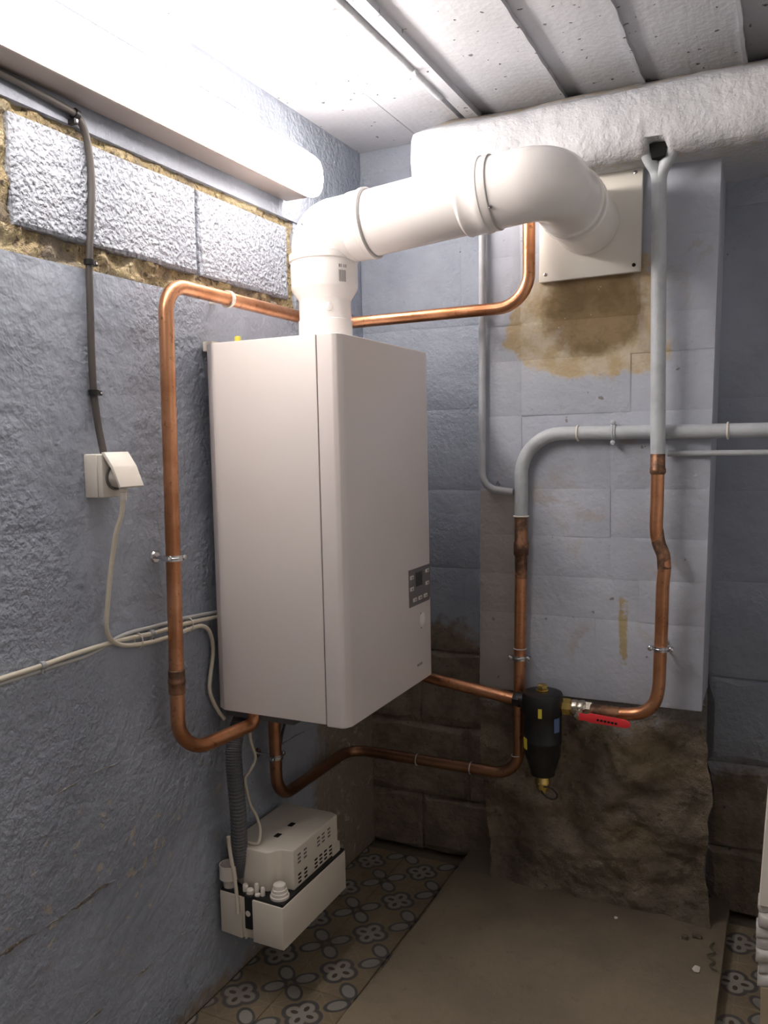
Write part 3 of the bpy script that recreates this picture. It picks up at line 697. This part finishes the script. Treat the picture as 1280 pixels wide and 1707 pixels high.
def curved_on(name, a0, a1, z0, z1, r, mat, th=.001):
    V = []; F = []; ns = 4
    for k in range(ns+1):
        a = a0+(a1-a0)*k/ns
        for rr_ in (r, r+th):
            for z in (z0, z1): V.append((FXc+rr_*math.cos(a), FYc+rr_*math.sin(a), z))
    for k in range(ns):
        b = 4*k; c = b+4; F += [(b+2, c+2, c+3, b+3), (b, b+1, c+1, c), (b, c, c+2, b+2), (b+1, b+3, c+3, c+1)]
    F += [(0, 2, 3, 1), (4*ns, 4*ns+1, 4*ns+3, 4*ns+2)]
    return mesh_obj(name, V, F, mat, ft)
am = math.atan2(-1.0, .28)
curved_on('yellow_tag', am-.22, am-.04, .549, .571, .0472, 'yel')
curved_on('yellow_tag', am-1.35, am-.95, .466, .492, .0440, 'yel')
curved_on('blue_label', am+.62, am+1.0, .512, .545, .0445, 'bluelab')
va = thing('ball_valve', (.66, 1.892, .563), 'nickel ball valve with red lever between filter and right pipe', 'valve')
lathe('brass_nut', [(.014, 0), (.0205, .001), (.0205, .020), (.017, .022), (.017, .026)], (.634, 1.884, .565), (1, .12, -.02), 'brass', va, 8, False)
lathe('valve_body', [(.0175, 0), (.0185, .003), (.0185, .012), (.0165, .014), (.0185, .020), (.0185, .030), (.0160, .033)], (.657, 1.888, .5645), (1, .1, -.02), 'nickel', va, 24)
lathe('end_nut', [(.0180, 0), (.0180, .014), (.0155, .016)], (.689, 1.892, .5637), (1, .05, -.02), 'nickel', va, 6, False)
lathe('stem', [(.008, 0), (.008, .018), (.0105, .019), (.0105, .026), (.006, .029)], (.679, 1.880, .560), (0, -1, -.25), 'nickel', va, 12)
lv = prism('lever', [(.682, .566), (.700, .5635), (.706, .567), (.785, .562), (.794, .557), (.797, .551), (.793, .545), (.785, .543), (.704, .546), (.698, .549), (.682, .548)], 'y', 1.850, 1.854, 'red', va, .001, 2)
for k in range(6): box('lever_print', (.722+k*.008, 1.8494, .5515+(-.0006*k)), (.7275+k*.008, 1.8502, .5565-(.0006*k)), 'blk', lv)

# ================================================================== CABLES AND SOCKET ON THE LEFT WALL
bc = thing('power_cable', (.01, 1.1, 1.18), 'thick dark cable hanging down the left wall into the socket', 'cable')
sweep('cable', smooth_path([(.016, .45, 1.762), (.016, .75, 1.761), (.013, .934, 1.759), (.013, .99, 1.756), (.013, 1.05, 1.752), (.013, 1.082, 1.747), (.012, 1.100, 1.73), (.010, 1.111, 1.699), (.009, 1.115, 1.65), (.009, 1.110, 1.588),
      (.0085, 1.101, 1.508), (.0085, 1.098, 1.423), (.0085, 1.096, 1.341), (.0085, 1.097, 1.284), (.012, 1.100, 1.226), (.022, 1.101, 1.172)], 6), .0062, 'cabblk', bc, 12)
def cable_clip(p, ax, label, mat='blk', R=.0072, wallside=-1, group='cable clips on the left wall', sz=1.0):
    t = thing('cable_clip', p, label, 'clip', group); p = Vector(p); a = Vector(ax).normalized(); sd = Vector((1, 0, 0)).cross(a)
    lathe('band', [(R, -.0045*sz), (R+.002, -.0045*sz), (R+.002, .0045*sz), (R, .0045*sz)], p, a, mat, t, 16)
    c = p+sd*wallside*(R+.005)
    h = Vector((.0045, .0045, .0045))*sz
    box('block', (0.0, c.y-h.y, c.z-h.z), (p.x+.004, c.y+h.y, c.z+h.z), mat, t, .001, 1)
    lathe('nail', [(.0022, 0), (.0022, .002)], (p.x+.0035, c.y, c.z), (1, 0, 0), 'zinc', t, 8)
    return t
cable_clip((.0085, 1.101, 1.508), (0, 0, 1), 'black clip on the dark cable at the ochre mortar joint')
cable_clip((.0085, 1.097, 1.284), (0, 0, 1), 'black clip on the dark cable above the socket')
cable_clip((.013, 1.082, 1.748), (0, 1, -.2), 'black clip at the dark cable\'s top bend under the lamp')
so = thing('wall_socket', (.02, 1.10, 1.10), 'white surface wall socket with its flap propped open by a plug', 'socket')
box('back_box', (0.0, 1.073, 1.101), (.030, 1.134, 1.177), 'sock', so, .003)
box('face', (.030, 1.0735, 1.1015), (.042, 1.1335, 1.1765), 'sock', so, .003)
lathe('outlet', [(.023, 0), (.023, .003), (.020, .0035), (.019, .001)], (.0415, 1.1035, 1.136), (1, 0, 0), 'seam', so, 28)
prism('flap', [(.040, 1.1795), (.048, 1.1800), (.066, 1.155), (.081, 1.120), (.077, 1.117), (.061, 1.151), (.044, 1.173)], 'y', 1.0745, 1.1325, 'sock', so, .0012, 2)
pc = thing('plug_cable', (.06, 1.10, 1.09), 'cream cable with plug drooping from the socket to behind the boiler', 'cable')
lathe('plug', [(.0185, 0), (.0185, .012), (.016, .022), (.012, .026)], (.0425, 1.1035, 1.136), (1, 0, 0), 'sock', pc, 24)
lathe('cord_grip', [(.0085, 0), (.0080, .006), (.0066, .007), (.0078, .009), (.0074, .013), (.006, .014), (.0070, .016), (.0066, .020), (.0052, .021), (.0060, .023), (.0055, .034)], (.060, 1.1025, 1.130), (.02, -.01, -1), 'sock', pc, 16)
sweep('cord', smooth_path([(.060, 1.102, 1.105), (.059, 1.101, 1.090), (.055, 1.1, 1.068), (.045, 1.096, 1.037), (.03, 1.095, .973), (.02, 1.093, .908), (.015, 1.093, .87), (.012, 1.106, .844), (.012, 1.135, .827), (.012, 1.189, .818),
      (.012, 1.257, .815), (.012, 1.33, .818), (.015, 1.361, .816), (.015, 1.384, .797), (.012, 1.396, .755), (.010, 1.385, .70), (.010, 1.383, .668), (.015, 1.398, .629), (.03, 1.404, .606)], 6), .0043, 'cream', pc, 10)
cr = thing('cream_cable', (.008, 1.1, .83), 'cream cable running level along the left wall to the boiler', 'cable')
sweep('cable', smooth_path([(.008, .4, .828), (.008, .874, .833), (.008, .954, .834), (.008, 1.032, .837), (.008, 1.132, .8365), (.008, 1.228, .8305), (.008, 1.317, .830), (.008, 1.43, .823)], 6), .0044, 'cream', cr, 10)
gc = thing('grey_cable', (.006, 1.2, .83), 'thin grey cable lying on the level cream cable left of the boiler', 'cable')
sweep('cable', smooth_path([(.006, .4, .8195), (.006, .95, .8255), (.006, 1.061, .8275), (.006, 1.142, .844), (.006, 1.231, .8425), (.006, 1.32, .841), (.006, 1.43, .833)], 6), .0036, 'cabgrey', gc, 10)
cable_clip((.008, .955, .834), (0, 1, 0), 'small grey clip on the level cable near the left picture edge', 'conduit', .0050, -1, 'cable clips on the left wall', .9)
cable_clip((.008, 1.215, .8315), (0, 1, 0), 'small grey clip on the level cables beside the tall copper pipe', 'conduit', .0050, -1, 'cable clips on the left wall', .9)
for p, lb in (((.010, 1.178, .826), 'white tie bundling the cables below the socket'), ((.010, 1.325, .826), 'white tie bundling the cables beside the boiler')):
    t = ring('cable_tie', p, (0, 1, 0), .0125, .0012, 'sock'); tag(t, lb, 'cable tie', 'white cable ties')
    t.data.transform(Matrix.Translation(p) @ Matrix.Diagonal((.8, 1, 1.1, 1)) @ Matrix.Translation(-Vector(p)))

# ================================================================== CONDENSATE PUMP
pu = thing('condensate_pump', (.10, 1.5, .138), 'cream condensate pump with black seam fixed low on the left wall', 'pump')
prism('tank', [(.014, 1.385), (.072, 1.380), (.0722, 1.386), (.079, 1.386), (.0792, 1.380), (.082, 1.380), (.0822, 1.388), (.101, 1.388), (.1012, 1.379), (.178, 1.378), (.178, 1.648), (.014, 1.648)], 'z', .142, .233, 'pumpw', pu, .0012, 2)
prism('gasket', [(.016, 1.387), (.176, 1.381), (.176, 1.646), (.016, 1.646)], 'z', .2325, .2385, 'blk', pu)
cv = prism('cover', [(.016, 1.640), (.016, 1.425), (.060, 1.412), (.119, 1.412), (.127, 1.418), (.132, 1.430), (.140, 1.437), (.168, 1.440), (.168, 1.632), (.150, 1.640)], 'z', .238, .326, 'pumpw', pu, .003, 3)
prism('cover_foot', [(.120, 1.630), (.172, 1.600), (.172, 1.636), (.155, 1.642)], 'z', .2375, .262, 'pumpw', pu, .002, 1)
for row, zc in ((0, .300), (1, .256)):
    for gi, ys in enumerate(((1.463, 1.488), (1.532, 1.553, 1.574) if row else (1.545, 1.566, 1.592), (1.597,) if row else ())):
        for y in ys:
            for k in range(3):
                box('vent', (.1672, y-.006, zc-.0085+k*.0085-.002), (.1684, y+.006, zc-.0085+k*.0085+.0022), 'dark' if row else 'seam', cv)
for y in (1.488, 1.545): box('top_slot', (.092, y-.009, .3255), (.104, y+.009, .3266), 'dark', cv)
lathe('stepped_cap', [(.0205, 0), (.0205, .005), (.0180, .006), (.0180, .012), (.0160, .013), (.0155, .019), (.0140, .020), (.0130, .028), (.010, .030)], (.153, 1.4065, .2385), (0, 0, 1), 'sock', pu, 24)
lathe('inlet_cup', [(.013, 0), (.015, .014), (.0215, .020), (.0215, .050), (.0195, .050), (.0190, .024)], (.029, 1.401, .2385), (0, 0, 1), 'sock', pu, 28)
lc = box('latch', (.0825, 1.377, .168), (.1005, 1.3885, .240), 'blk', pu, .002)
lathe('latch_button', [(.0062, 0), (.0062, .0008)], (.0915, 1.3772, .203), (0, -1, 0), 'sock', lc, 20)
for (x, y, z, r_, h_) in ((.088, 1.392, .238, .008, .012), (.098, 1.402, .238, .0055, .020), (.117, 1.397, .238, .005, .018), (.107, 1.392, .238, .006, .005), (.072, 1.398, .238, .006, .016)):
    lathe('peg', [(r_, 0), (r_, h_*.8), (r_*.7, h_)], (x, y, z), (0, 0, 1), 'sock', pu, 12)
hs = thing('drain_hose', (.05, 1.4, .28), 'grey corrugated hose dropping from the boiler to the pump', 'hose')
hp = []
base = smooth_path([(.052, 1.445, .606), (.050, 1.428, .594), (.054, 1.404, .566), (.058, 1.392, .535), (.060, 1.392, .483), (.060, 1.398, .415), (.054, 1.406, .346), (.046, 1.412, .290), (.040, 1.413, .262)], 34)
sweep('corrugated_tube', base, lambda i, f: .0165+(.0014 if i % 4 < 2 else -.0006), 'hose', hs, 16, True, False)
wc = thing('pump_cable', (.07, 1.43, .4), 'thin white cable looping from the boiler down to the pump cover', 'cable')
sweep('cable', smooth_path([(.085, 1.42, .62), (.082, 1.421, .589), (.080, 1.424, .56), (.078, 1.442, .516), (.070, 1.432, .49), (.062, 1.424, .475), (.062, 1.428, .447), (.062, 1.440, .409), (.070, 1.451, .379), (.080, 1.448, .351), (.085, 1.432, .332), (.066, 1.428, .3305), (.04, 1.43, .331)], 6), .0034, 'cream', wc, 8)
sn = thing('sensor_cable', (.03, 1.66, .5), 'thin dark cable behind the short copper drop under the boiler', 'cable')
sweep('cable', smooth_path([(.030, 1.66, .60), (.020, 1.66, .54), (.010, 1.652, .49), (.008, 1.64, .45), (.008, 1.62, .41)], 6), .0032, 'blk', sn, 8)
dt = thing('discharge_tube', (.06, 1.39, .2), 'short clear white tube sticking up from the pump front', 'tube')
sweep('tube', smooth_path([(.052, 1.372, .366), (.052, 1.3735, .345), (.055, 1.374, .32), (.062, 1.373, .285), (.066, 1.374, .244), (.067, 1.3745, .20)], 6), .0040, 'cream', dt, 10)

# ================================================================== BOARD AT THE RIGHT, SCRAPS
bd = thing('insulation_board', (1.2, 1.71, 0), 'white board with torn layered lower edge standing at the right', 'board')
prism('panel', [(1.063, .275), (1.40, .275), (1.42, .95), (1.101, .95)], 'y', 1.70, 1.735, 'board', bd, .002, 1)
for k in range(7):
    z0 = .108+k*.0245
    bumpy_strip('torn_layer', 1.060+random.uniform(-.003, .006), 1.40, z0, z0+.027, lambda u, v, d: (u+.004*mn.noise((v*60, k, 0)), 1.702-d+.006*math.sin(k*2.3), v), 'foil', bd, 40, 4, .010, 18, k*1.9, .03, .003)
box('wooden_foot', (1.069, 1.70, .001), (1.40, 1.735, .112), 'wood', bd, .002, 1)
def flake(name, c, rx, ry, seed, mat, label, cat, n=9, h=.002):
    V = []; F = []
    for k in range(n):
        a = 2*PI*k/n; f = .65+.6*abs(mn.noise((k*1.7, seed, 0)))
        V.append((c[0]+rx*f*math.cos(a), c[1]+ry*f*math.sin(a), c[2]+.002*random.random()))
    for k in range(n): V.append((V[k][0], V[k][1], V[k][2]+h))
    F = [tuple(range(n))[::-1], tuple(range(n, 2*n))]+[(k, (k+1) % n, n+(k+1) % n, n+k) for k in range(n)]
    return tag(mesh_obj(name, V, F, mat), label, cat, 'scraps on the slab')
flake('paint_flake', (.940, 1.826, .0355), .010, .016, 2.2, 'board', 'white paint flake lying on the slab near its right edge', 'flake')
flake('paint_flake', (.746, 1.955, .0355), .006, .006, 5.1, 'board', 'tiny white chip on the slab in front of the rubble footing', 'flake')
flake('mortar_crumb', (.905, 1.935, .0355), .010, .008, 7.1, 'rubble', 'dark crumb of rubble on the slab by the footing corner', 'crumb', 8, .008)
flake('mortar_crumb', (.930, 1.950, .0355), .016, .008, 9.4, 'rubble', 'flat grey piece of rubble at the footing corner', 'crumb', 8, .006)
st = sweep('wire_scrap', smooth_path([(.966, 1.945, .038), (.960, 1.918, .041), (.971, 1.902, .039), (.957, 1.880, .042), (.972, 1.870, .039), (.965, 1.845, .040), (.982, 1.838, .038)], 6), .0016, 'scrapgreen', None, 8)
tag(st, 'crooked dirty wire scrap on the slab\'s right edge', 'wire')
